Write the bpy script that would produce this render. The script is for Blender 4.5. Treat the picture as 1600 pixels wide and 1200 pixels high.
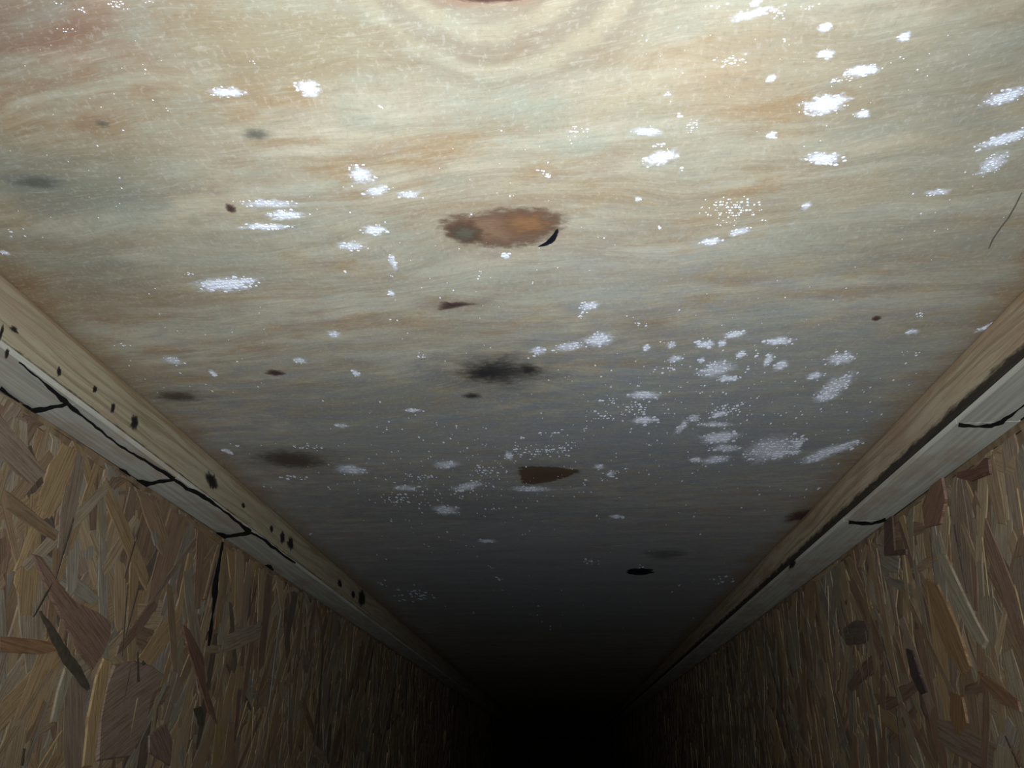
import bpy, bmesh, math, random
from mathutils import Vector, Matrix, noise as mnoise

# ------------------------------------------------------------------ scene, camera, light
for o in list(bpy.data.objects):
    bpy.data.objects.remove(o)
S = bpy.context.scene
col = S.collection
random.seed(11)

H = 0.225                     # ceiling height above the lens (m)
CAMZ = 0.775                  # lens above the crawl space ground
CZ = CAMZ + H                 # underside of the plywood
XL, XR = -1.300 * H, 1.030 * H    # inner faces of the two flanges
FH = 0.157 * H                # flange height
FD = 0.155 * H                # how far the flange stands proud of the web
ZF = CZ - FH                  # underside of the flanges
WL, WR = XL - FD, XR + FD     # web faces
Y0, Y1 = -0.35, 9.0           # the bay along the joists
F = 1300.0
VP = (882, 1193)

yc = Vector((VP[0] - 800, -(VP[1] - 600), -F)).normalized()
up = Vector((0, 1, 0))
zc = (up - yc * up.dot(yc)).normalized()
xc = yc.cross(zc)
R3 = Matrix((xc, yc, zc))     # camera axes -> world

def ray(px, py):
    return R3 @ Vector((px - 800, -(py - 600), -F))

def ceil_at(px, py):
    d = ray(px, py)
    t = H / d.z
    return d.x * t, d.y * t

def face_at(px, py, x):
    d = ray(px, py)
    t = x / d.x
    return d.y * t, CAMZ + d.z * t

cam_d = bpy.data.cameras.new('camera')
cam_d.sensor_fit = 'HORIZONTAL'
cam_d.sensor_width = 36
cam_d.lens = F / 1600 * 36
cam_d.clip_start = 0.005
cam_d.clip_end = 50
cam = bpy.data.objects.new('camera', cam_d)
cam.matrix_world = Matrix.Translation((0, 0, CAMZ)) @ R3.to_4x4()
col.objects.link(cam)
S.camera = cam

W = bpy.data.worlds.new('world')
W.use_nodes = True
W.node_tree.nodes['Background'].inputs[0].default_value = (0.0, 0.0, 0.0, 1)
W.node_tree.nodes['Background'].inputs[1].default_value = 0.0
S.world = W

# the phone's flash, a small diode beside the lens
fl = bpy.data.lights.new('camera_flash', 'SPOT')
fl.energy = 14.6
fl.color = (0.84, 0.93, 1.0)
fl.spot_size = math.radians(104)
fl.spot_blend = 1.0
fl.shadow_soft_size = 0.006
flo = bpy.data.objects.new('camera_flash', fl)
flo.location = (0.004, -0.012, CAMZ - 0.012)
fdir = R3 @ Vector((-0.03, 0.03, -1.0))       # along the lens axis, as a phone's flash is
flo.rotation_euler = fdir.to_track_quat('-Z', 'Y').to_euler()
col.objects.link(flo)

S.view_settings.view_transform = 'Standard'
S.view_settings.look = 'None'
S.view_settings.exposure = 0.0
S.view_settings.gamma = 1.0
S.view_settings.use_curve_mapping = False

# ------------------------------------------------------------------ node helpers
def srgb(r, g, b):
    f = lambda c: c / 12.92 if c <= 0.04045 else ((c + 0.055) / 1.055) ** 2.4
    return (f(r / 255), f(g / 255), f(b / 255), 1)

class NT:
    def __init__(self, name):
        self.m = bpy.data.materials.new(name)
        self.m.use_nodes = True
        self.t = self.m.node_tree
        self.t.nodes.clear()
        self.out = self.t.nodes.new('ShaderNodeOutputMaterial')

    def n(self, kind, **kw):
        nd = self.t.nodes.new(kind)
        for k, v in kw.items():
            setattr(nd, k, v)
        return nd

    def put(self, sock, v):
        if isinstance(v, bpy.types.NodeSocket):
            self.t.links.new(v, sock)
        elif v is not None:
            sock.default_value = v

    def math(self, op, a, b=None, c=None, clamp=False):
        nd = self.n('ShaderNodeMath', operation=op, use_clamp=clamp)
        for i, v in enumerate((a, b, c)):
            if v is not None:
                self.put(nd.inputs[i], v)
        return nd.outputs[0]

    def mix(self, f, a, b, blend='MIX'):
        nd = self.n('ShaderNodeMix', data_type='RGBA', blend_type=blend)
        self.put(nd.inputs[0], f)
        self.put(nd.inputs[6], a)
        self.put(nd.inputs[7], b)
        return nd.outputs[2]

    def coord(self, which='Object'):
        return self.n('ShaderNodeTexCoord').outputs[which]

    def scale(self, v, s):
        nd = self.n('ShaderNodeVectorMath', operation='MULTIPLY')
        self.put(nd.inputs[0], v)
        nd.inputs[1].default_value = s
        return nd.outputs[0]

    def add(self, v, s):
        nd = self.n('ShaderNodeVectorMath', operation='ADD')
        self.put(nd.inputs[0], v)
        self.put(nd.inputs[1], s)
        return nd.outputs[0]

    def noise(self, v, sc=1.0, det=3.0, rough=0.55, dist=0.0):
        nd = self.n('ShaderNodeTexNoise')
        self.put(nd.inputs['Vector'], v)
        nd.inputs['Scale'].default_value = sc
        nd.inputs['Detail'].default_value = det
        nd.inputs['Roughness'].default_value = rough
        nd.inputs['Distortion'].default_value = dist
        return nd.outputs[0]

    def step(self, v, a, b):           # smooth ramp a..b -> 0..1
        nd = self.n('ShaderNodeMapRange', interpolation_type='SMOOTHSTEP')
        self.put(nd.inputs[0], v)
        nd.inputs[1].default_value = a
        nd.inputs[2].default_value = b
        nd.inputs[3].default_value = 0.0
        nd.inputs[4].default_value = 1.0
        return nd.outputs[0]

    def sep(self, v):
        nd = self.n('ShaderNodeSeparateXYZ')
        self.put(nd.inputs[0], v)
        return nd.outputs

    def comb(self, x, y, z=0.0):
        nd = self.n('ShaderNodeCombineXYZ')
        for i, v in enumerate((x, y, z)):
            self.put(nd.inputs[i], v)
        return nd.outputs[0]

    def ell(self, x, y, cx, cy, rx, ry):
        """elliptical distance, 1 on the outline"""
        a = self.math('DIVIDE', self.math('SUBTRACT', x, cx), rx)
        b = self.math('DIVIDE', self.math('SUBTRACT', y, cy), ry)
        return self.math('SQRT', self.math('ADD', self.math('MULTIPLY', a, a), self.math('MULTIPLY', b, b)))

    def attr(self, name):
        nd = self.n('ShaderNodeAttribute')
        nd.attribute_name = name
        return nd.outputs

    def bsdf(self, color, rough=0.7, spec=0.3, bump=None, dist=0.001, strength=0.5, alpha=None):
        b = self.n('ShaderNodeBsdfPrincipled')
        self.put(b.inputs['Base Color'], color)
        self.put(b.inputs['Roughness'], rough)
        b.inputs['Specular IOR Level'].default_value = spec
        if bump is not None:
            bn = self.n('ShaderNodeBump')
            bn.inputs['Strength'].default_value = strength
            bn.inputs['Distance'].default_value = dist
            self.put(bn.inputs['Height'], bump)
            self.t.links.new(bn.outputs[0], b.inputs['Normal'])
        if alpha is not None:
            self.put(b.inputs['Alpha'], alpha)
        self.t.links.new(b.outputs[0], self.out.inputs[0])
        return self.m

def region(px, py, rx, ry):
    """ellipse seen at that pixel on the plywood, in metres on the sheet"""
    x, y = ceil_at(px, py)
    xa, _ = ceil_at(px - rx, py)
    xb, _ = ceil_at(px + rx, py)
    _, ya = ceil_at(px, py - ry)
    _, yb = ceil_at(px, py + ry)
    return x, y, abs(xb - xa) / 2, abs(yb - ya) / 2

# ------------------------------------------------------------------ materials
def ply_material():
    t = NT('plywood')
    co = t.coord()
    X, Y, Z = t.sep(co)
    # a sheet is not laid dead square: the grain runs a few degrees off
    Yg = t.math('ADD', Y, t.math('MULTIPLY', X, 0.13))
    wob = t.noise(t.comb(t.math('MULTIPLY', X, 8.0), t.math('MULTIPLY', Yg, 13.0)), 1.0, 2.0)
    g = t.math('ADD', Yg, t.math('MULTIPLY', t.math('SUBTRACT', wob, 0.5), 0.040))
    # grain flows round the knots
    for px, py, rx, ry, amp in ((782, 355, 190, 80, .016), (778, 585, 150, 60, .022), (460, 718, 130, 40, .02),
                                (855, 741, 120, 40, .02), (712, 475, 90, 30, .008)):
        cx, cy, ax, ay = region(px, py, rx, ry)
        d = t.ell(X, Y, cx, cy, ax, ay)
        e = t.math('POWER', 2.718, t.math('MULTIPLY', t.math('MULTIPLY', d, d), -1.4))
        g = t.math('ADD', g, t.math('MULTIPLY', e, amp))
    P = lambda fx, fy, z: t.comb(t.math('MULTIPLY', X, fx), t.math('MULTIPLY', g, fy), z)
    broad = t.noise(P(5.0, 38.0, 3.1), 1.0, 4.0, 0.6)
    mid = t.noise(P(16.0, 150.0, 7.7), 1.0, 4.0, 0.62)
    fine = t.noise(P(90.0, 620.0, 1.3), 1.0, 3.0, 0.7)
    grit = t.noise(P(520.0, 420.0, 4.3), 1.0, 2.0, 0.7)
    blot = t.noise(t.comb(t.math('MULTIPLY', X, 11.0), t.math('MULTIPLY', Yg, 18.0), 5.0), 1.0, 5.0, 0.6)
    blot2 = t.noise(t.comb(t.math('MULTIPLY', X, 40.0), t.math('MULTIPLY', Yg, 80.0), 9.0), 1.0, 5.0, 0.66)
    mott = t.noise(t.comb(t.math('MULTIPLY', X, 24.0), t.math('MULTIPLY', Yg, 44.0), 14.0), 1.0, 4.0, 0.6)
    c = t.mix(t.step(broad, 0.36, 0.64), srgb(176, 158, 126), srgb(196, 186, 158))
    c = t.mix(t.math('MULTIPLY', t.step(mid, 0.46, 0.70), 0.42), c, srgb(148, 122, 90))
    c = t.mix(t.math('MULTIPLY', t.step(mott, 0.48, 0.68), 0.50), c, srgb(164, 136, 102))
    och = t.noise(t.comb(t.math('MULTIPLY', X, 17.0), t.math('MULTIPLY', Yg, 52.0), 21.0), 1.0, 5.0, 0.68)
    c = t.mix(t.math('MULTIPLY', t.step(och, 0.50, 0.66), 0.60), c, srgb(160, 128, 86))
    c = t.mix(t.math('MULTIPLY', t.step(och, 0.46, 0.32), 0.40), c, srgb(150, 152, 132))
    # warm orange-brown streaks, upper left mostly
    cx, cy, ax, ay = region(120, 130, 420, 190)
    m = t.step(t.ell(X, Y, cx, cy, ax, ay), 1.1, 0.2)
    m = t.math('MULTIPLY', m, t.step(t.math('ADD', t.math('MULTIPLY', mid, .5), t.math('MULTIPLY', broad, .5)), 0.38, 0.62))
    c = t.mix(t.math('MULTIPLY', m, 0.65), c, srgb(142, 106, 70))
    cx, cy, ax, ay = region(60, 40, 330, 90)
    m = t.step(t.ell(X, Y, cx, cy, ax, ay), 1.1, 0.1)
    c = t.mix(t.math('MULTIPLY', m, 0.65), c, srgb(138, 102, 86))
    # growth rings of the cathedral figure at the top, colours darkened against flash glare
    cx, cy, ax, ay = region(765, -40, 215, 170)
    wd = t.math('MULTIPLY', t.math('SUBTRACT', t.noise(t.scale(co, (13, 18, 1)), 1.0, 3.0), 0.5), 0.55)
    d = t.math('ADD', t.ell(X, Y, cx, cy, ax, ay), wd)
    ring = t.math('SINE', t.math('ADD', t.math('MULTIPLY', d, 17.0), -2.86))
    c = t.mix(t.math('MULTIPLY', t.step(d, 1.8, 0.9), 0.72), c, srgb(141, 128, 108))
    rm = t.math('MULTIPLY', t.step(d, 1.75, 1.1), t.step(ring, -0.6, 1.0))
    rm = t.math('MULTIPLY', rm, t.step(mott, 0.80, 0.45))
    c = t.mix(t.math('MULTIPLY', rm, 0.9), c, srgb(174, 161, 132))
    # grey-green mould bloom in blotches; some patches also darken wood the flash overlights
    gm = t.step(blot, 0.40, 0.66)
    gm = t.math('MULTIPLY', gm, t.step(blot2, 0.30, 0.60))
    c = t.mix(t.math('MULTIPLY', gm, 0.68), c, srgb(160, 162, 142))
    for px, py, rx, ry, s, cc in ((110, 290, 200, 70, .65, (122, 122, 104)), (60, 285, 55, 14, .6, (104, 112, 104)),
                                  (400, 209, 34, 12, .5, (122, 118, 100)),
                                  (600, 620, 420, 60, .40, (122, 122, 102)), (800, 690, 700, 80, .50, (140, 140, 132)),
                                  (1150, 640, 420, 150, .60, (144, 150, 145)), (860, 920, 700, 130, .72, (136, 140, 147)),
                                  (1400, 330, 300, 120, .30, (160, 160, 138)), (300, 400, 300, 80, .35, (150, 152, 132)),
                                  (960, 420, 160, 80, .40, (176, 176, 162)), (680, 790, 330, 40, .45, (120, 122, 122)),
                                  (1000, 150, 160, 60, .25, (190, 176, 146)), (430, 70, 240, 90, .75, (152, 136, 105)),
                                  (1480, 130, 220, 150, .50, (146, 148, 130)), (1200, 60, 220, 90, .35, (168, 152, 124)), (100, 420, 160, 70, .45, (122, 120, 102)), (150, 470, 200, 45, .4, (140, 108, 70)), (220, 230, 260, 70, .35, (150, 132, 98)), (1440, 390, 200, 60, .4, (138, 134, 118))):
        cx, cy, ax, ay = region(px, py, rx, ry)
        m = t.math('ADD', t.ell(X, Y, cx, cy, ax, ay), t.math('MULTIPLY', t.math('SUBTRACT', blot2, 0.5), 1.6))
        m = t.math('MULTIPLY', t.step(m, 1.25, 0.2), s)
        c = t.mix(m, c, srgb(*cc))
    # halos round the knots
    for px, py, rx, ry, s, cc in ((782, 358, 150, 58, .40, (164, 138, 108)), (778, 582, 110, 38, .55, (112, 106, 94)),
                                  (712, 476, 62, 18, .40, (140, 112, 86)), (460, 718, 90, 24, .50, (112, 102, 86)),
                                  (650, 505, 90, 10, .35, (150, 120, 84)), (275, 619, 60, 15, .45, (110, 96, 76)),
                                  (855, 741, 66, 24, .4, (112, 100, 84)), (765, -4, 90, 16, .6, (150, 100, 76)),
                                  (1010, 508, 50, 24, .35, (142, 122, 96)), (150, 192, 50, 20, .35, (130, 84, 52)),
                                  (1040, 866, 34, 9, .6, (70, 70, 66)), (1130, 120, 80, 90, .25, (180, 148, 110))):
        cx, cy, ax, ay = region(px, py, rx, ry)
        m = t.math('ADD', t.ell(X, Y, cx, cy, ax, ay), t.math('MULTIPLY', t.math('SUBTRACT', blot2, 0.5), 1.4))
        m = t.math('MULTIPLY', t.step(m, 1.3, 0.3), s)
        c = t.mix(m, c, srgb(*cc))
    # rusty tannin staining where the sheet meets the flanges
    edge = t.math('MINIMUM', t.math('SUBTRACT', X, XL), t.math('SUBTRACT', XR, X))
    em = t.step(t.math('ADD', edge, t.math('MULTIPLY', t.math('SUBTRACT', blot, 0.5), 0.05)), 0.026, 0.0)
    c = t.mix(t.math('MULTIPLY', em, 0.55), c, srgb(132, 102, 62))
    # fine pores and grit
    c = t.mix(t.math('MULTIPLY', t.step(fine, 0.54, 0.74), 0.22), c, srgb(124, 108, 86))
    c = t.mix(t.math('MULTIPLY', t.step(fine, 0.46, 0.28), 0.20), c, srgb(216, 208, 186))
    c = t.mix(t.math('MULTIPLY', t.step(grit, 0.55, 0.72), 0.16), c, srgb(108, 98, 82))
    c = t.mix(t.math('MULTIPLY', t.step(grit, 0.45, 0.30), 0.16), c, srgb(224, 218, 204))
    c = t.mix(1.0, c, (0.955, 0.955, 1.02, 1), 'MULTIPLY')
    hgt = t.math('ADD', t.math('MULTIPLY', fine, 0.5), mid)
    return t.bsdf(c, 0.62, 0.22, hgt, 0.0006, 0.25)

def knot_material(name, core, rim, soft=0.45, amax=1.0):
    t = NT(name)
    co = t.coord()
    rad = t.attr('rad')[2]
    nz = t.noise(t.scale(co, (160, 260, 260)), 1.0, 4.0, 0.65)
    st = t.noise(t.scale(co, (240, 900, 1)), 1.0, 3.0, 0.7)
    r = t.math('ADD', rad, t.math('MULTIPLY', t.math('SUBTRACT', nz, 0.5), 0.9))
    c = t.mix(t.step(r, 0.15, 0.75), core, rim)
    c = t.mix(t.math('MULTIPLY', t.step(st, 0.5, 0.75), 0.45), c, t.mix(0.5, rim, (0.02, 0.016, 0.014, 1)))
    a = t.step(r, 1.0, 1.0 - soft)
    a = t.math('MULTIPLY', t.math('MULTIPLY', a, amax), t.step(rad, 1.0, 0.85))
    return t.bsdf(c, 0.6, 0.2, st, 0.0004, 0.4, alpha=a)

def mold_film_material():
    t = NT('white_mold_film')
    co = t.coord()
    rad = t.attr('rad')[2]
    dens = t.attr('dens')[2]
    nz = t.noise(t.scale(co, (300, 520, 1)), 1.0, 4.0, 0.7)
    r = t.math('ADD', rad, t.math('MULTIPLY', t.math('SUBTRACT', nz, 0.5), 1.5))
    a = t.math('MULTIPLY', t.step(r, 1.0, 0.30), dens)
    return t.bsdf(srgb(240, 240, 246), 0.9, 0.1, nz, 0.0005, 0.4, alpha=a)

def simple(name, c, rough=0.85, c2=None, sc=(200, 200, 200)):
    t = NT(name)
    nz = t.noise(t.scale(t.coord(), sc), 1.0, 4.0, 0.6)
    cc = t.mix(t.step(nz, 0.35, 0.65), c, c2 or tuple(list(x * 0.75 for x in c[:3]) + [1]))
    return t.bsdf(cc, rough, 0.15, nz, 0.0005, 0.3)

def flange_material(name, base, dark, red, sign, band):
    """softwood flange: grain along Y; a dark line painted along the lower arris for stain, gap and shade"""
    t = NT(name)
    co = t.coord()
    X, Y, Z = t.sep(co)
    w = t.noise(t.scale(co, (4, 5, 40)), 1.0, 2.0)
    g = t.math('ADD', Z, t.math('MULTIPLY', t.math('SUBTRACT', w, 0.5), 0.018))
    gx = t.math('ADD', g, X)
    st = t.noise(t.comb(t.math('MULTIPLY', Y, 7.0), t.math('MULTIPLY', gx, 260.0), 2.0), 1.0, 4.0, 0.62)
    fine = t.noise(t.comb(t.math('MULTIPLY', Y, 45.0), t.math('MULTIPLY', gx, 1300.0), 4.0), 1.0, 3.0, 0.7)
    bl = t.noise(t.scale(co, (10, 12, 45)), 1.0, 4.0, 0.6)
    c = t.mix(t.step(st, 0.42, 0.66), base, dark)
    c = t.mix(t.math('MULTIPLY', t.step(bl, 0.48, 0.66), 0.55), c, red)
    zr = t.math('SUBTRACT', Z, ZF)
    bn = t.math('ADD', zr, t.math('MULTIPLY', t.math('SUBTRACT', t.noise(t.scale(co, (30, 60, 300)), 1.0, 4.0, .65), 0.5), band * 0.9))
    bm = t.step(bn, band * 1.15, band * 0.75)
    c = t.mix(t.math('MULTIPLY', bm, 0.93), c, srgb(30, 28, 28))  # lower band: stain with the gap's shade painted in
    tm = t.step(t.math('ADD', t.math('SUBTRACT', CZ, Z), t.math('MULTIPLY', t.math('SUBTRACT', bl, .5), .02)), 0.008, 0.0)
    c = t.mix(t.math('MULTIPLY', tm, 0.5), c, srgb(126, 92, 54))
    c = t.mix(t.math('MULTIPLY', t.step(fine, 0.52, 0.74), 0.35), c, srgb(92, 76, 54))
    return t.bsdf(c, 0.68, 0.2, t.math('ADD', st, fine), 0.0006, 0.4)

def block_material():
    t = NT('grey_underside_wood')
    co = t.coord()
    st = t.noise(t.scale(co, (260, 8, 260)), 1.0, 4.0, 0.65)
    bl = t.noise(t.scale(co, (40, 18, 40)), 1.0, 4.0, 0.6)
    c = t.mix(t.step(st, 0.35, 0.68), srgb(194, 190, 176), srgb(166, 162, 150))
    c = t.mix(t.math('MULTIPLY', t.step(bl, 0.45, 0.65), 0.6), c, srgb(168, 148, 126))
    return t.bsdf(c, 0.75, 0.15, st, 0.0006, 0.4)

def strand_material():
    t = NT('osb_strand')
    uv = t.n('ShaderNodeUVMap').outputs[0]
    tint = t.attr('tint')[0]
    st = t.noise(t.scale(uv, (26, 700, 1)), 1.0, 4.0, 0.66)
    fi = t.noise(t.scale(uv, (120, 2400, 1)), 1.0, 2.0, 0.7)
    bl = t.noise(t.scale(uv, (60, 120, 1)), 1.0, 4.0, 0.6)
    c = t.mix(t.math('MULTIPLY', t.step(st, 0.40, 0.68), 0.75), tint, t.mix(1.0, tint, (0.50, 0.38, 0.28, 1), 'MULTIPLY'))
    c = t.mix(t.math('MULTIPLY', t.step(bl, 0.52, 0.72), 0.40), c, t.mix(1.0, tint, (0.52, 0.50, 0.46, 1), 'MULTIPLY'))
    c = t.mix(t.math('MULTIPLY', t.step(fi, 0.58, 0.72), 0.45), c, t.mix(0.5, tint, srgb(222, 190, 130)))
    return t.bsdf(c, 0.55, 0.3, t.math('ADD', st, fi), 0.0005, 0.5)

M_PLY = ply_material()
M_KRED = knot_material('red_brown_knot', srgb(146, 116, 92), srgb(122, 94, 78), 0.5, 0.85)
M_KLOBE = knot_material('orange_knot_heart', srgb(158, 116, 80), srgb(136, 102, 78), 0.8, 0.75)
M_KEYE = knot_material('dark_knot_eye', srgb(100, 96, 82), srgb(100, 76, 62), 0.8, 0.9)
M_KDRK = knot_material('charcoal_knot', srgb(54, 52, 52), srgb(92, 86, 80), 0.95, 0.75)
M_KBRN = knot_material('dark_brown_knot', srgb(74, 56, 54), srgb(104, 82, 72), 0.65, 0.85)
M_KBOAT = knot_material('brown_patch_knot', srgb(92, 72, 58), srgb(98, 78, 62), 0.2, 0.92)
M_KGRY = knot_material('grey_brown_knot', srgb(92, 78, 66), srgb(98, 92, 82), 0.85, 0.8)
M_KSOFT = knot_material('faint_grey_knot', srgb(112, 110, 98), srgb(128, 126, 110), 0.95, 0.55)
M_KSPOT = knot_material('black_mold_spot', srgb(30, 27, 30), srgb(48, 42, 40), 0.6, 0.95)
M_VOID = knot_material('knot_void', srgb(16, 18, 30), srgb(24, 24, 34), 0.25)
M_FILM = mold_film_material()
M_SPOT = simple('white_mold', srgb(240, 241, 250), 0.9, srgb(226, 228, 242), (900, 900, 900))
M_BLACK = simple('joint_black', srgb(26, 24, 26), 0.85)
M_FLL = flange_material('left_flange_wood', srgb(168, 156, 130), srgb(138, 124, 98), srgb(156, 132, 112), 1, 0.0042)
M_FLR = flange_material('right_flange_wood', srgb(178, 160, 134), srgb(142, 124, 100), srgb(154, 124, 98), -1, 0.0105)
M_BLK = block_material()
M_STR = strand_material()
M_CORE = simple('osb_core', srgb(104, 86, 66), 0.8, srgb(136, 114, 88), (120, 60, 25))
M_EARTH = simple('dry_soil', srgb(98, 82, 66), 0.95, srgb(70, 58, 48), (14, 14, 14))
M_RIM = simple('rim_board_wood', srgb(96, 78, 58), 0.8, srgb(76, 60, 44), (3, 3, 60))

# ------------------------------------------------------------------ mesh helpers
def link(name, me, mat, parent=None):
    o = bpy.data.objects.new(name, me)
    me.materials.append(mat)
    col.objects.link(o)
    if parent:
        o.parent = parent
    return o

def from_bm(name, bm, mat, parent=None, smooth=False):
    me = bpy.data.meshes.new(name)
    bm.normal_update()
    bm.to_mesh(me)
    bm.free()
    if smooth:
        for p in me.polygons:
            p.use_smooth = True
    return link(name, me, mat, parent)

def box_bm(x0, x1, y0, y1, z0, z1, bev=0.0):
    bm = bmesh.new()
    bmesh.ops.create_cube(bm, size=1.0)
    for v in bm.verts:
        v.co = Vector((x0 if v.co.x < 0 else x1, y0 if v.co.y < 0 else y1, z0 if v.co.z < 0 else z1))
    if bev:
        bmesh.ops.bevel(bm, geom=bm.edges[:], offset=bev, segments=2, affect='EDGES', profile=0.6)
    return bm

def blob(name, outline, mat, parent, z, dome=0.0002, rings=5, dens=None, axis='ceil', xface=0.0):
    """a patch a fraction of a millimetre proud of a surface; 'rad' runs 0..1 from the middle to the rim.
    outline = points (u, v) on the surface: (x, y) on the ceiling, (y, z) on a flange face."""
    n = len(outline)
    cu = sum(p[0] for p in outline) / n
    cv = sum(p[1] for p in outline) / n
    vs, fs, rad = [], [], []
    def P(u, v, h):
        if axis == 'ceil':
            return (u, v, z - h)
        return (xface + z * h, u, v)
    vs.append(P(cu, cv, 0.0001 + dome)); rad.append(0.0)
    for k in range(1, rings + 1):
        f = k / rings
        for u, v in outline:
            vs.append(P(cu + (u - cu) * f, cv + (v - cv) * f, 0.0001 + dome * (1 - f * f))); rad.append(f)
    for i in range(n):
        fs.append((0, 1 + i, 1 + (i + 1) % n))
    for k in range(rings - 1):
        a, b = 1 + k * n, 1 + (k + 1) * n
        for i in range(n):
            j = (i + 1) % n
            fs.append((a + i, b + i, b + j, a + j))
    me = bpy.data.meshes.new(name)
    me.from_pydata(vs, [], fs)
    at = me.attributes.new('rad', 'FLOAT', 'POINT')
    at.data.foreach_set('value', rad)
    if dens is not None:
        at = me.attributes.new('dens', 'FLOAT', 'POINT')
        at.data.foreach_set('value', [dens] * len(vs))
    for p in me.polygons:
        p.use_smooth = True
    return link(name, me, mat, parent)

def ellipse(cx, cy, rx, ry, n=30, rag=0.14, tilt=0.0, seed=0):
    pts = []
    for i in range(n):
        a = 2 * math.pi * i / n
        k = 1 + rag * (mnoise.noise(Vector((math.cos(a) * 2.2, math.sin(a) * 2.2, seed * 3.7))) * 1.6)
        x, y = rx * k * math.cos(a), ry * k * math.sin(a)
        pts.append((cx + x, cy + y + x * tilt))
    return pts

def poly_px(pts, n_sub=3):
    """an outline given by a few points, smoothed, on the plywood"""
    w = [Vector(ceil_at(*p)) for p in pts]
    out = []
    m = len(w)
    for i in range(m):
        p0, p1, p2, p3 = w[i - 1], w[i], w[(i + 1) % m], w[(i + 2) % m]
        for k in range(n_sub):
            s = k / n_sub
            q = 0.5 * ((2 * p1) + (p2 - p0) * s + (2 * p0 - 5 * p1 + 4 * p2 - p3) * s * s + (3 * p1 - p0 - 3 * p2 + p3) * s ** 3)
            out.append((q.x, q.y))
    return out

class Specks:
    """tiny domed colonies collected into one mesh"""
    def __init__(self):
        self.v, self.f = [], []

    def add(self, x, y, rx, ry, th, put, n=7):
        b = len(self.v)
        ph = random.random() * 6.28
        self.v.append(put(x, y, th))
        for q, hh in ((0.6, 0.75), (1.0, 0.0)):
            for i in range(n):
                a = ph + 2 * math.pi * i / n
                k = q * random.uniform(0.75, 1.2)
                self.v.append(put(x + rx * k * math.cos(a), y + ry * k * math.sin(a), th * hh))
        for i in range(n):
            j = (i + 1) % n
            self.f.append((b, b + 1 + i, b + 1 + j))
            self.f.append((b + 1 + i, b + 1 + n + i, b + 1 + n + j, b + 1 + j))

    def build(self, name, mat, parent):
        me = bpy.data.meshes.new(name)
        me.from_pydata(self.v, [], self.f)
        for p in me.polygons:
            p.use_smooth = True
        return link(name, me, mat, parent)

# ------------------------------------------------------------------ setting
floor = from_bm('floor', box_bm(-1.4, 1.4, -1.0, Y1 + 0.1, -0.05, 0.0), M_EARTH)
floor['kind'] = 'structure'
rim = from_bm('wall_back', box_bm(-0.75, 0.70, Y1, Y1 + 0.032, 0.0, CZ + 0.018, 0.002), M_RIM)
rim['kind'] = 'structure'

# the plywood sheet overhead: fine grid, its underside very slightly uneven, thickness closed at the edges
def ceiling_mesh():
    xs = [XL - 0.085 + i * (XR - XL + 0.17) / 90 for i in range(91)]
    ys = [Y0 + j * (Y1 - Y0) / 330 for j in range(331)]
    vs = []
    for y in ys:
        for x in xs:
            inside = XL + 0.004 < x < XR - 0.004
            dz = (mnoise.noise(Vector((x * 9, y * 26, 0.3))) * 0.00025) if inside else 0.0
            vs.append((x, y, CZ + abs(dz) * 0.6))
    nx, ny = len(xs), len(ys)
    fs = [(j * nx + i, (j + 1) * nx + i, (j + 1) * nx + i + 1, j * nx + i + 1) for j in range(ny - 1) for i in range(nx - 1)]
    b = len(vs)
    top = CZ + 0.018
    vs += [(xs[0], ys[0], top), (xs[-1], ys[0], top), (xs[-1], ys[-1], top), (xs[0], ys[-1], top)]
    fs += [(b, b + 1, b + 2, b + 3),
           tuple([b + 1, b] + list(range(0, nx))),
           tuple([b + 3, b + 2] + [(ny - 1) * nx + i for i in range(nx - 1, -1, -1)]),
           tuple([b, b + 3] + [j * nx for j in range(ny - 1, -1, -1)]),
           tuple([b + 2, b + 1] + [j * nx + nx - 1 for j in range(ny)])]
    me = bpy.data.meshes.new('ceiling')
    me.from_pydata(vs, [], fs)
    return me
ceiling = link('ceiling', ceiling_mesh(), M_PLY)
ceiling['kind'] = 'structure'
ceiling['label'] = 'mouldy tan plywood subfloor overhead with knots and white specks'

# ------------------------------------------------------------------ knots in the plywood
def knot(px, py, rx, ry, mat, tilt=0.0, rag=0.16, label=None, seed=None, parent=None, z=CZ):
    cx, cy, ax, ay = region(px, py, rx, ry)
    o = blob('knot', ellipse(cx, cy, ax, ay, 34, rag, tilt, seed if seed is not None else px), mat, parent or ceiling, z, 0.00025, 7)
    if label:
        o['label'] = label
    return o

big = blob('knot', poly_px([(664, 350), (690, 334), (740, 328), (790, 318), (850, 319), (890, 330), (902, 345), (880, 368),
                            (850, 384), (800, 392), (745, 390), (705, 378), (680, 364)], 4), M_KRED, ceiling, CZ, 0.0003, 8)
big['label'] = 'large red-brown knot with a dark crack'
cx, cy, ax, ay = region(828, 348, 62, 27)
blob('knot_heart', ellipse(cx, cy, ax, ay, 30, 0.15, 0, 8), M_KLOBE, big, CZ - 0.0004, 0.0001, 6)
cx, cy, ax, ay = region(727, 362, 34, 22)
e = blob('knot_eye', ellipse(cx, cy, ax, ay, 26, 0.2, 0, 4), M_KEYE, big, CZ - 0.0005, 0.0001, 6)
v = blob('knot_hole', poly_px([(838, 385), (850, 378), (862, 366), (872, 353), (874, 362), (868, 374), (855, 383)], 4), M_VOID, big, CZ - 0.0006, 0.0001, 4)
knot(777, 580, 84, 28, M_KDRK, 0, 0.25, 'charcoal black knot')
knot(756, 583, 34, 15, M_KDRK, 0, 0.3, 'charcoal black knot')
knot(826, 577, 22, 12, M_KDRK, 0, 0.3)
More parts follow.
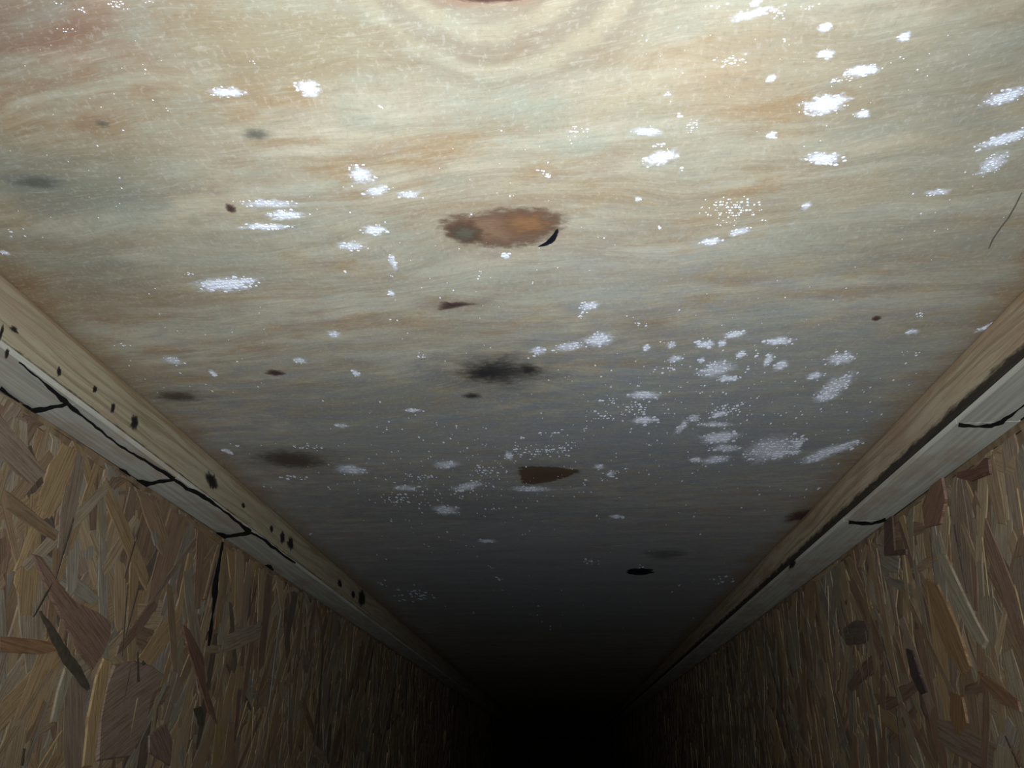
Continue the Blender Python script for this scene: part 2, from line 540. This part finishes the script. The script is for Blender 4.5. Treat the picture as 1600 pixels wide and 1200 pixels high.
b3 = blob('knot', poly_px([(680, 476), (690, 468), (702, 472), (715, 469), (730, 471), (752, 474), (730, 479), (705, 483), (682, 486)], 4),
          M_KBRN, ceiling, CZ, 0.0002, 6)
b3['label'] = 'narrow dark brown pointed knot'
knot(738, 618, 20, 7, M_KDRK)
knot(458, 718, 66, 18, M_KGRY, 0, 0.12, 'grey-brown oval knot')
b6 = blob('knot', poly_px([(808, 729), (830, 727), (862, 728), (890, 731), (912, 735), (895, 743), (868, 752), (838, 757), (814, 756), (809, 744)], 4),
          M_KBOAT, ceiling, CZ, 0.0002, 8)
b6['label'] = 'brown knot with a square left end'
knot(277, 619, 40, 10, M_KGRY)
knot(430, 582, 20, 6, M_KBRN)
knot(1000, 893, 24, 6, M_VOID, 0, 0.2)
knot(360, 325, 11, 9, M_KBRN, 0, 0.18)
knot(400, 209, 30, 11, M_KSOFT, 0, 0.2)
knot(60, 285, 50, 14, M_KSOFT, 0, 0.2)
knot(765, -6, 60, 12, M_KBRN)
knot(1369, 497, 9, 5, M_KBRN)
knot(1256, 806, 34, 12, M_KBRN, 0, 0.3)
knot(160, 193, 16, 8, M_KSOFT, 0, 0.2)

# the thin dark scratch at the right edge
def scratch():
    pts = [(1597, 300), (1586, 322), (1575, 341), (1563, 356), (1551, 374), (1545, 388)]
    vs, fs = [], []
    for i, p in enumerate(pts):
        x, y = ceil_at(*p)
        w = 0.0004 * (0.5 + 0.5 * math.sin(math.pi * (i + 0.3) / len(pts)))
        vs += [(x - w, y, CZ - 0.0001), (x + w, y, CZ - 0.0001), (x, y, CZ - 0.0004)]
    for i in range(len(pts) - 1):
        a = i * 3
        fs += [(a, a + 3, a + 5, a + 2), (a + 2, a + 5, a + 4, a + 1)]
    me = bpy.data.meshes.new('scratch')
    me.from_pydata(vs, [], fs)
    o = link('scratch', me, simple('dark_scratch', srgb(104, 98, 88)), ceiling)
    o['label'] = 'thin dark scratch'
scratch()

# ------------------------------------------------------------------ white mould on the plywood
# (x, y, width, height, solid 0..1, slope) as they lie in view; each becomes a colony on the sheet
PATCHES = [
 (98,4,34,8,.2,0),(125,15,22,10,.2,0),(182,6,42,14,.4,0),(102,45,34,10,.25,0),(232,3,26,6,.2,0),
 (482,137,40,24,.95,0),(356,144,56,16,.6,0),(595,167,9,9,.8,0),(393,97,9,9,.7,0),(262,171,6,7,.5,0),
 (565,273,40,28,.6,0),(588,299,44,14,.6,-.2),(640,303,40,14,.5,-.1),
 (420,318,94,13,.5,0),(446,336,64,15,.9,-.05),(415,354,82,11,.85,0),(585,359,40,15,.9,0),(548,384,50,14,.55,0),
 (614,410,14,22,.5,0),(611,432,8,8,.5,0),(612,458,11,9,.9,0),(540,424,5,5,.8,0),(355,443,100,20,1.0,-.1),(295,427,28,9,.3,0),
 (522,522,22,12,.6,0),(272,563,28,15,.45,0),(333,583,11,11,.9,0),(557,583,13,11,1.0,0),(468,563,24,9,.6,0),(652,557,30,9,.3,-.15),
 (790,400,15,10,.9,0),(748,431,10,22,.25,0),(8,395,14,9,.7,0),(15,360,5,5,.5,0),(190,540,30,14,.2,0),
 (1172,22,70,16,.8,-.2),(1216,20,22,30,.4,0),(1180,5,18,12,.6,0),(1291,42,25,14,1.0,-.1),(1413,57,22,16,1.0,0),(1290,84,30,13,1.0,0),
 (1347,110,54,20,.9,-.1),(1308,126,54,15,.4,-.2),(1290,163,70,32,1.0,-.1),(1348,178,26,13,.9,0),(1286,247,60,20,.95,.1),
 (1205,211,18,13,.7,0),(1225,65,7,11,.8,0),(1140,95,60,20,.3,-.1),(1205,122,18,10,.8,0),(1268,10,30,10,.3,0),(1120,9,34,10,.4,0),
 (1012,205,50,15,.5,0),(1032,246,56,22,.85,-.2),(1065,264,10,9,.9,0),(1028,225,30,10,.4,0),(1082,195,26,24,.3,0),(1060,180,9,9,.9,0),
 (855,272,36,12,.4,.2),(893,222,7,7,.6,0),(905,205,40,18,.2,0),(1040,146,24,9,.4,-.2),
 (1572,150,66,24,.75,-.25),(1572,216,70,22,1.0,-.28),(1550,256,40,34,.5,-.2),(1466,300,40,11,.5,-.1),
 (1142,328,90,44,.25,0),(1156,362,34,14,.6,-.2),(1110,377,40,12,.85,-.1),(1190,345,10,9,.7,0),(1030,355,7,9,.8,0),(1260,321,16,12,.5,0),(997,311,12,9,.7,0),
 (922,478,34,14,.7,-.2),(905,494,26,12,.4,-.2),(935,530,52,20,.75,-.1),(890,541,56,14,.5,-.1),(840,548,28,13,.6,-.1),(1000,505,30,10,.2,0),
 (1148,522,32,11,1.0,-.1),(1102,538,34,11,.95,0),(1128,536,16,12,.7,0),(1217,533,46,13,.9,0),(1010,543,13,11,.8,0),(1049,539,16,12,.6,0),
 (1158,553,18,12,.95,0),(1182,552,9,14,.8,0),(1096,563,11,10,.8,0),(1055,561,22,11,.6,-.1),(1200,562,16,20,.8,0),(1220,571,24,18,.7,0),
 (1312,561,48,20,.6,0),(1273,587,26,13,.7,0),(1306,603,46,36,.45,-.2),(1290,619,40,18,.6,-.1),(1118,577,58,24,.5,-.1),(1137,591,36,9,.9,0),
 (1169,577,10,11,.8,0),(1045,575,44,13,.35,-.1),(1004,617,56,13,.75,0),(954,626,34,10,.4,0),(1008,656,42,13,.8,0),(1005,640,26,28,.3,0),
 (1138,640,56,26,.4,-.2),(1123,647,26,10,.9,-.15),(1065,667,20,18,.5,-.5),(1084,653,20,12,.5,0),(1118,663,54,9,.5,0),(1125,683,64,18,.75,-.05),
 (1134,700,46,12,.5,0),(1204,702,88,40,.45,0),(1217,709,36,12,.8,0),(1247,694,18,22,.7,0),(1240,707,28,8,.8,0),(1298,704,76,20,.75,-.28),
 (1274,717,44,13,.45,-.2),(1087,718,22,9,.9,0),(1118,718,46,15,.6,-.1),(936,729,20,9,.7,0),(954,740,16,9,.5,-.2),(913,672,9,9,.8,0),(914,753,9,9,.7,0),
 (1540,511,22,12,.6,-.4),(1425,518,22,9,.6,0),(1436,494,16,16,.3,0),(1425,552,32,8,.3,0),(1448,615,8,11,.8,0),
 (356,705,15,9,.8,0),(371,697,16,16,.4,0),(548,734,50,15,.6,0),(450,747,56,9,.4,0),(645,641,28,7,.7,0),(535,665,24,7,.5,0),
 (697,726,46,12,.5,-.1),(660,746,46,9,.4,-.1),(634,763,42,9,.5,0),(731,760,56,14,.6,-.2),(697,797,46,15,.6,0),(622,781,66,22,.25,0),
 (829,764,66,9,.5,0),(836,706,100,22,.2,0),(795,712,14,14,.7,0),(814,686,9,9,.8,0),(862,676,56,12,.2,0),(637,742,9,9,.8,0),
 (963,807,24,6,.9,0),(934,807,14,6,.4,0),(761,845,32,6,.8,0),(734,854,20,5,.4,0),(645,928,70,24,.4,-.1),(598,911,24,9,.4,-.1),
 (764,886,7,7,.8,0),(777,902,5,8,.6,0),(922,877,46,12,.2,0),(1004,885,26,5,.4,0),(738,957,6,8,.5,0),(486,834,8,7,.8,0),
 (1280,763,18,10,.3,-.6),(985,640,40,30,.15,0),(940,650,60,20,.15,0),(880,700,60,20,.15,0),(760,735,60,24,.2,0),
 (1130,905,50,12,.2,0),(960,740,40,16,.2,-.2),(480,700,60,12,.2,0),
]
def put_ceil(x, y, h):
    return (x, y, CZ - 0.00015 - h)

for i, (px, py, w, h, solid, sl) in enumerate(PATCHES):
    cx, cy, ax, ay = region(px, py, w / 2, h / 2)
    s1 = Vector(ceil_at(px + w / 2, py + sl * w / 2)) - Vector(ceil_at(px - w / 2, py - sl * w / 2))
    tilt = s1.y / s1.x if abs(s1.x) > 1e-6 else 0.0
    sp = Specks()
    sc = ax * 2 / w                       # metres per pixel across, here
    scy = ay * 2 / h
    n = max(2, int(w * h / 20.0 * (0.35 + 0.6 * solid)))
    for k in range(n):
        for _ in range(8):
            u, vv = random.gauss(0, 0.5), random.gauss(0, 0.5)
            if u * u + vv * vv < 1.5:
                break
        r = random.choice((0.7, 0.9, 1.1, 1.5, 2.1)) * (0.72 + 0.78 * solid)
        row = round(vv * h / 2 / 4.0) * 4.0 / (h / 2) if h > 9 else vv
        vv = vv * 0.4 + row * 0.6
        sp.add(cx + u * ax, cy + vv * ay + u * ax * tilt, r * sc * random.uniform(.8, 1.5), r * scy * random.uniform(.55, .9), 0.0002, put_ceil)
    o = sp.build('mold_patch', M_SPOT, ceiling)
    if solid >= 0.45 and w > 10:
        blob('mold_film', ellipse(cx, cy, ax * 1.15, ay * 1.25, 24, 0.25, tilt, i), M_FILM, o, CZ, 0.00003, 5, dens=min(1.0, 0.42 + solid * 0.58))

sp = Specks()
for k in range(1400):                      # scattered pinhead specks
    px, py = random.uniform(0, 1600), 40 + 960 * random.random() ** 0.75
    x, y = ceil_at(px, py)
    if k > 950:                               # denser about the far colonies
        px, py = random.choice(((random.gauss(1130, 120), random.gauss(640, 60)), (random.gauss(720, 110), random.gauss(750, 40))))
        x, y = ceil_at(px, py)
    if not (XL + 0.01 < x < XR - 0.01) or k < 950 and mnoise.noise(Vector((x * 11, y * 11, 2))) < 0.02:
        continue
    _, _, ax, ay = region(px, py, 1, 1)
    r = random.choice((0.8, 0.9, 1.0, 1.2, 1.5, 2.0)) * 0.8
    sp.add(x, y, r * ax, r * ay * 0.9, 0.00015, put_ceil, 6)
o = sp.build('mold_specks', M_SPOT, ceiling)
o['kind'] = 'stuff'

# ------------------------------------------------------------------ the two wooden I-joists
PAL = [((128, 106, 76), 6), ((142, 120, 88), 4), ((114, 90, 64), 5), ((100, 76, 58), 3), ((126, 112, 88), 5),
       ((116, 108, 92), 3), ((96, 72, 54), 1.4), ((130, 104, 68), 4), ((112, 94, 76), 5), ((66, 55, 46), 0.8)]
PALW = [p for p, w in PAL for _ in range(int(w * 5))]

def strand_geo(y, z, L, wd, ang, xface, sgn, lift, tilt):
    """one wafer of wood on the web face: 12-gon slab with ragged ends; returns verts, faces, uvs"""
    n = 5
    top, bot = [], []
    for i in range(n + 1):
        s = -0.5 + i / n
        taper = 1.0 - 0.35 * (abs(s) * 2) ** 3
        top.append((s * L + random.uniform(-1, 1) * 0.004, wd / 2 * taper * random.uniform(0.8, 1.12)))
        bot.append((s * L + random.uniform(-1, 1) * 0.004, -wd / 2 * taper * random.uniform(0.8, 1.12)))
    ring = top + bot[::-1]
    ca, sa = math.cos(ang), math.sin(ang)
    vs, uv = [], []
    ou, ov = random.uniform(0, 5), random.uniform(0, 5)
    for layer in (0, 1):
        for a, b in ring:
            hgt = lift + tilt * (a / L) + 0.0001 * math.cos(b / wd * 2.5) if layer else lift - 0.00055
            if not layer:
                a, b = a + math.copysign(0.0006, a), b + math.copysign(min(0.0009, wd * 0.25), b)
            vs.append([xface + sgn * hgt, y + a * ca - b * sa, z + a * sa + b * ca])
            uv.append((a + ou, b + ov))
    m = len(ring)
    fs = []
    for i in range(n):                     # face quads
        fs.append((m + i, m + i + 1, m + m - 2 - i, m + m - 1 - i))
    for i in range(m):
        j = (i + 1) % m
        fs.append((i, j, m + j, m + i))
    return vs, fs, uv

def mesh_strands(name, items, parent):
    vs, fs, uvs, tints = [], [], [], []
    for v, f, u, c in items:
        b = len(vs)
        vs += v
        for ff in f:
            fs.append(tuple(q + b for q in ff))
            uvs += [u[q] for q in ff]
            tints.append(c)
    me = bpy.data.meshes.new(name)
    me.from_pydata(vs, [], fs)
    ul = me.uv_layers.new(name='uv')
    ul.data.foreach_set('uv', [q for p in uvs for q in p])
    at = me.attributes.new('tint', 'FLOAT_COLOR', 'FACE')
    at.data.foreach_set('color', [q for c in tints for q in c])
    return link(name, me, M_STR, parent)

def osb(r, g, b):
    c = srgb(r, g, b)
    return (c[0] * 1.52, c[1] * 1.64, c[2] * 1.94, 1)

def pick_tint():
    c = random.choice(PALW)
    k = random.uniform(0.92, 1.08)
    c = [q * 0.70 + m * 0.30 for q, m in zip(c, (118, 97, 71))]
    return osb(*[q * k for q in c])

def make_joist(side, label, webface, flface, mflange, joints, seams, spots):
    sgn = 1 if side == 'left' else -1          # direction into the bay
    root = bpy.data.objects.new('joist', None)
    root.location = (0, 0, 0)
    root.empty_display_size = 0.05
    col.objects.link(root)
    root['label'] = label
    root['category'] = 'joist'
    root['group'] = 'wooden I-joists under the subfloor'
    wt = 0.011
    far = webface - sgn * wt                   # the web's other face
    flfar = far - sgn * FD                     # the flange's other face
    bt = 0.004                                 # thickness of the underside pieces
    a, b = sorted((flface, flfar))
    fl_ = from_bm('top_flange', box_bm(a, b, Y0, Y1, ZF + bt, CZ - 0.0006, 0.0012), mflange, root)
    zb = CZ - 0.302
    bf = from_bm('bottom_flange', box_bm(a, b, Y0, Y1, zb, zb + FH, 0.0015), mflange, root)
    # grey pieces along the underside, butted with open joints; each sags a touch towards its near end
    ed = [Y0] + joints + [Y1]
    for i in range(len(ed) - 1):
        y0, y1 = ed[i] + 0.0001, ed[i + 1] - 0.0001
        x0, x1 = sorted((flface - sgn * 0.0006, webface - sgn * 0.0005))
        bm = box_bm(x0, x1, y0, y1, ZF, ZF + bt - 0.0004, 0.00025)
        skew = SKEW[side]
        for v in bm.verts:
            fx = (v.co.x - flface) / (webface - flface)      # 0 at the bay side, 1 at the web
            fy = (v.co.y - y0) / (y1 - y0)
            v.co.y += skew * fx if 0 < i else skew * fx * fy
            if fx < 0.5:
                pass
            else:
                v.co.x += sgn * 0.0015 * fy
        from_bm('underside_strip', bm, M_BLK, fl_)
    # OSB web in panels
    es = [Y0] + seams + [Y1]
    for i in range(len(es) - 1):
        y0, y1 = es[i] + 0.0008, es[i + 1] - 0.0008
        x0, x1 = sorted((webface, far))
        web = from_bm('web', box_bm(x0, x1, y0, y1, zb + FH - 0.004, ZF - 0.0002, 0.0), M_CORE, root)
        zlo, zhi = zb + FH, ZF - 0.0015
        items = []
        area = (y1 - y0) * (zhi - zlo)
        ynear = min(y1, 2.6)
        N = int((ynear - y0) * (zhi - zlo) / (0.08 * 0.017) * 4.6)
        Nf = int(max(0.0, y1 - ynear) * (zhi - zlo) / (0.14 * 0.03) * 2.2)
        for k in range(N + Nf):
            near = k < N
            L = random.uniform(0.045, 0.115) if near else random.uniform(0.1, 0.18)
            wd = random.choice((random.uniform(0.005, 0.012), random.uniform(0.010, 0.026))) if near else random.uniform(.02, .04)
            ang = math.radians(90 + random.gauss(0, 24)) if random.random() < 0.75 else random.uniform(0, math.pi)
            layer = min(1.0, k / N) if N and near else random.random()
            hy = abs(math.cos(ang)) * L / 2 + abs(math.sin(ang)) * wd / 2
            hz = abs(math.sin(ang)) * L / 2 + abs(math.cos(ang)) * wd / 2
            y = random.uniform(y0, ynear) if near else random.uniform(ynear, y1)
            z = random.uniform(zlo, zhi)
            lift = 0.0003 + layer * 0.0008
            g = strand_geo(y, z, L, wd, ang, webface, sgn, lift, random.uniform(-1, 1) * 0.0004)
            lim = zhi - random.uniform(0, 0.007)
            for q in g[0]:
                q[1] = min(max(q[1], y0), y1)
                q[2] = min(max(q[2], zlo), lim)
            items.append((g[0], g[1], g[2], pick_tint(), y, z, layer, L * wd))
        # hair-thin pale splinters
        for k in range(int(N * 0.045)):
            L = random.uniform(0.02, 0.05)
            y, z = random.uniform(y0 + .003, max(ynear, y0 + .004)), random.uniform(zlo + 0.03, zhi - 0.03)
            g = strand_geo(y, z, L, random.uniform(0.0004, 0.0009), math.radians(90 + random.gauss(0, 16)), webface, sgn, 0.0026, 0.0004)
            items.append((g[0], g[1], g[2], random.choice((srgb(160, 136, 96), srgb(60, 50, 42), srgb(60, 50, 44))), y, z, 0.0, 0.0))
        yield_items.append((web, items))
    # dark mould spots on the flange face
    for (px, py, w, h, n) in spots:
        y, z = face_at(px, py, flface)
        ya, _ = face_at(px - w / 2, py - w * .37 * sgn, flface)
        yb, _ = face_at(px + w / 2, py + w * .37 * sgn, flface)
        _, za = face_at(px, py - h / 2, flface)
        _, zb2 = face_at(px, py + h / 2, flface)
        ry, rz = abs(yb - ya) / 2, abs(za - zb2) / 2
        o = blob('mold_spot', ellipse(y, z, ry * 1.15, rz * 1.15, 22, 0.28, 0, px), M_KSPOT, fl_, sgn, 0.0002, 6, axis='face', xface=flface)
        o['label'] = 'black mold spot'
    return root

yield_items = []
def finish_webs():
    """the 300 strands of a joist that show largest become parts of its web, the others one part"""
    tot = {}
    for web, items in yield_items:
        tot.setdefault(web.parent.name, []).extend([(web, it) for it in items])
    for jn, lst in tot.items():
        def score(e):
            it = e[1]
            if it[4] < 0.25 or it[5] < CAMZ - 0.01:
                return -1
            return it[6] ** 2 * it[7] / (it[4] ** 2 + 0.09)
        order = sorted(range(len(lst)), key=lambda q: -score(lst[q]))
        keep = set(order[:290])
        rest = {}
        for q, (web, it) in enumerate(lst):
            if q in keep:
                mesh_strands('strand', [it[:4]], web)
            else:
                rest.setdefault(web.name, (web, []))[1].append(it[:4])
        for wn, (web, its) in rest.items():
            o = mesh_strands('small_strands', its, web)
            o['kind'] = 'stuff'

def jpos(px, py, x):
    return face_at(px, py, x)[0]

def under_at(px, py):                  # point on the flange underside plane
    d = ray(px, py)
    t = (ZF - CAMZ) / d.z
    return d.x * t, d.y * t

LJ = [under_at(105, 630)[1], under_at(272, 747)[1], under_at(392, 831)[1]]
st = (LJ[2] - LJ[0]) / 2
RJ = [under_at(1508, 662)[1], under_at(1342, 815)[1]]
SKEW = {'left': under_at(219, 755)[1] - under_at(272, 747)[1], 'right': under_at(1560, 658)[1] - under_at(1508, 662)[1]}
LS = [face_at(338, 900, WL)[0]]
LS += [LS[0] + 1.2]
RS = [face_at(1590, 900, WR)[0] - 0.25, face_at(1590, 900, WR)[0] + 0.95]

left = make_joist('left', 'wooden I-joist left of the bay, its grey underside cracked into long slanting pieces', WL, XL, M_FLL, LJ, LS,
           [(22, 515, 12, 12, 9), (92, 581, 7, 18, 9), (148, 608, 6, 14, 5), (176, 637, 6, 20, 9), (210, 660, 12, 28, 16),
            (331, 752, 20, 26, 20), (380, 790, 6, 10, 5), (424, 826, 6, 14, 7), (441, 840, 8, 20, 10), (454, 850, 10, 22, 14),
            (531, 912, 7, 14, 7), (552, 929, 6, 14, 6), (565, 935, 12, 26, 16), (10, 553, 6, 20, 7), (1, 520, 6, 34, 9)])
right = make_joist('right', 'wooden I-joist right of the bay with a black stain and painted shade along its flange', WR, XR, M_FLR, RJ, RS,
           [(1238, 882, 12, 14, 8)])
finish_webs()
def big_strand(pts, side, rgb, lift=0.0024, turn=0.0):
    """one of the wide wafers that stand out on the web faces"""
    xf = WL if side == 'left' else WR
    sgn = 1 if side == 'left' else -1
    P = [Vector(face_at(p[0], p[1], xf)) for p in pts]
    c = sum(P, Vector((0, 0))) / len(P)
    long_ = max(P, key=lambda p: (p - c).length) - c
    a = math.atan2(long_.y, long_.x) + turn
    ca, sa = math.cos(a), math.sin(a)
    m = len(P)
    vs, uv = [], []
    for lay in (0, 1):
        for p in P:
            q = c + (p - c) * (1.0 if lay else 1.04)
            vs.append([xf + sgn * (lift if lay else 0.0008), q.x, q.y])
            d = p - c
            uv.append((d.x * ca + d.y * sa + pts[0][0], -d.x * sa + d.y * ca + pts[0][1] * .01))
    f = tuple(range(m, 2 * m)) if sgn < 0 else tuple(range(2 * m - 1, m - 1, -1))
    fs = [f] + [(i, (i + 1) % m, m + (i + 1) % m, m + i) for i in range(m)]
    root = left if side == 'left' else right
    ym = c.x
    web = min([w for w in root.children if w.name.startswith('web')],
              key=lambda w: 0 if w.bound_box[0][1] <= ym <= w.bound_box[6][1] else 1)
    mesh_strands('strand', [(vs, fs, uv, osb(*rgb))], web)
for side, rgb, pts in (
    ('left', (104, 80, 62), [(48, 868), (62, 872), (84, 908), (112, 940), (150, 958), (168, 972), (168, 992), (158, 1018), (140, 1046), (124, 1024), (98, 976), (72, 925)]),
    ('left', (112, 82, 54), [(-6, 994), (40, 998), (86, 1004), (88, 1016), (60, 1022), (-6, 1018)]),
    ('left', (114, 93, 74), [(176, 1040), (205, 1034), (235, 1042), (252, 1056), (232, 1090), (222, 1140), (200, 1180), (150, 1186), (154, 1120), (164, 1070)]),
    ('left', (138, 112, 74), [(158, 1030), (170, 1034), (160, 1080), (150, 1130), (140, 1196), (126, 1196), (134, 1120), (146, 1060)]),
    ('left', (98, 76, 58), [(236, 938), (242, 946), (220, 980), (190, 1014), (178, 1024), (182, 1008), (206, 974)]),
    ('left', (96, 70, 52), [(282, 978), (292, 984), (314, 1026), (318, 1070), (330, 1106), (336, 1130), (322, 1110), (306, 1060), (292, 1020)]),
    ('left', (104, 82, 66), [(230, 1150), (255, 1130), (266, 1160), (262, 1196), (230, 1176)]),
    ('left', (124, 110, 86), [(100, 1036), (112, 1042), (96, 1090), (84, 1128), (76, 1128), (86, 1080)]),
    ('right', (128, 114, 90), [(1470, 866), (1482, 868), (1506, 920), (1528, 966), (1546, 1000), (1540, 1012), (1520, 988), (1496, 940)]),
    ('right', (118, 90, 58), [(1452, 905), (1470, 915), (1500, 980), (1520, 1040), (1508, 1052), (1484, 1020), (1462, 960)]),
    ('right', (58, 48, 42), [(1420, 1014), (1430, 1018), (1440, 1050), (1452, 1080), (1442, 1084), (1428, 1056)]),
    ('right', (86, 56, 44), [(1544, 716), (1550, 718), (1552, 740), (1522, 752), (1500, 746), (1502, 738), (1530, 732)]),
    ('right', (104, 76, 56), [(1462, 752), (1476, 746), (1482, 780), (1474, 818), (1450, 824), (1446, 790)]),
    ('right', (78, 58, 46), [(1386, 812), (1398, 806), (1402, 860), (1420, 858), (1420, 866), (1386, 868)]),
    ('right', (112, 84, 54), [(1490, 1082), (1508, 1090), (1516, 1130), (1500, 1148), (1490, 1120)]),
    ('right', (108, 80, 54), [(1534, 1050), (1560, 1066), (1596, 1096), (1600, 1112), (1570, 1100), (1542, 1072)]),
):
    big_strand(pts, side, rgb)

# ------------------------------------------------------------------ dark strips standing in for joint gaps and their shade
def ribbon(name, pts, at, mat, parent, label=None):
    """a ragged dark line: pts = (px, py, width in pixels); at() puts a pixel on its surface; flat faces, 0.3 mm proud"""
    fine = []
    for i in range(len(pts) - 1):
        n = max(2, int(math.hypot(pts[i + 1][0] - pts[i][0], pts[i + 1][1] - pts[i][1]) / 5))
        for k in range(n):
            s_ = k / n
            fine.append([pts[i][q] + (pts[i + 1][q] - pts[i][q]) * s_ for q in range(3)])
    fine.append(list(pts[-1]))
    for i, p in enumerate(fine):
        j = mnoise.noise(Vector((p[0] * 0.09, p[1] * 0.09, 0.7)))
        p[1] += j * 2.2
        p[2] *= 1.35 + 0.8 * mnoise.noise(Vector((p[0] * 0.07, p[1] * 0.07, 5.1)))
    vs, fs = [], []
    for i, (x, y, w) in enumerate(fine):
        a, b = fine[max(0, i - 1)], fine[min(len(fine) - 1, i + 1)]
        d = Vector((b[0] - a[0], b[1] - a[1])).normalized()
        w = max(0.6, w)
        nx, ny = -d.y * w / 2, d.x * w / 2
        vs += [at(x + nx, y + ny, 0.0001), at(x, y, 0.0004), at(x - nx, y - ny, 0.0001)]
    for i in range(len(fine) - 1):
        a = 3 * i
        fs += [(a, a + 1, a + 4, a + 3), (a + 1, a + 2, a + 5, a + 4)]
    me = bpy.data.meshes.new(name)
    me.from_pydata(vs, [], fs)
    o = link(name, me, mat, parent)
    if label:
        o['label'] = label
    return o

def on_under(px, py, h):
    x, y = under_at(px, py)
    return (x, y, ZF - 0.0007 - h)

def on_left_web(px, py, h):
    y, z = face_at(px, py, WL + 0.0024)
    return (WL + 0.0024 + h, y, z)

def part_of(root, name):
    return [c for c in root.children if c.name.startswith(name)]

lf, rf = part_of(left, 'top_flange')[0], part_of(right, 'top_flange')[0]
for pts in (
    [(0, 606, 7), (15, 618, 6), (30, 632, 6), (46, 640, 8), (58, 651, 4)],
    [(48, 641, 7), (75, 637, 4), (107, 630, 5)],
    [(30, 563, 2), (60, 588, 2), (85, 610, 4), (107, 630, 7)],
    [(107, 630, 7), (125, 645, 2.5), (146, 662, 3), (168, 680, 2.5), (200, 703, 2), (235, 723, 3), (256, 736, 4), (272, 748, 6)],
    [(186, 732, 4), (196, 737, 4), (205, 744, 2)],
    [(212, 752, 6), (222, 756, 10), (234, 755, 5), (272, 748, 4)],
    [(272, 748, 3), (292, 762, 4), (318, 774, 5), (345, 793, 2.5), (370, 813, 3), (391, 830, 7)],
    [(338, 832, 3), (348, 837, 8), (360, 836, 4), (391, 830, 5)],
    [(391, 830, 3), (420, 848, 3), (440, 864, 2.5), (462, 879, 2)],
    [(414, 884, 4), (421, 886, 7), (427, 890, 3)],
):
    ribbon('joint_shade_line', pts, on_under, M_BLACK, lf, 'dark strip painted as gap and shade in a joint')
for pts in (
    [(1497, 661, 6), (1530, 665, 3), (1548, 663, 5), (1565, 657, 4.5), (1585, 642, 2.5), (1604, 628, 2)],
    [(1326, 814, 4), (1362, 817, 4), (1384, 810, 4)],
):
    ribbon('joint_shade_line', pts, on_under, M_BLACK, rf, 'dark strip painted as gap and shade in a joint')
lw = min((w for w in part_of(left, 'web')), key=lambda w: abs(w.bound_box[0][1] - LS[0]))
ribbon('panel_seam', [(348, 846, 3), (344, 870, 3), (338, 900, 6), (336, 918, 7), (335, 938, 5), (332, 960, 2), (329, 985, 5), (326, 1010, 2)],
       on_left_web, M_BLACK, lw, 'dark crack at a panel seam')
for pts in ([(62, 955, 3), (80, 985, 9), (105, 1030, 15), (122, 1052, 14), (138, 1078, 5)], [(215, 1020, 2), (216, 1065, 3)],
            [(308, 1105, 8), (313, 1122, 12), (315, 1135, 5)], [(226, 1035, 6), (222, 1040, 3)], [(38, 1170, 3), (34, 1196, 4)]):
    ribbon('dark_gap', pts, on_left_web, simple('dark_gap', srgb(78, 68, 56), 0.9), lw, 'dark gap between strands')
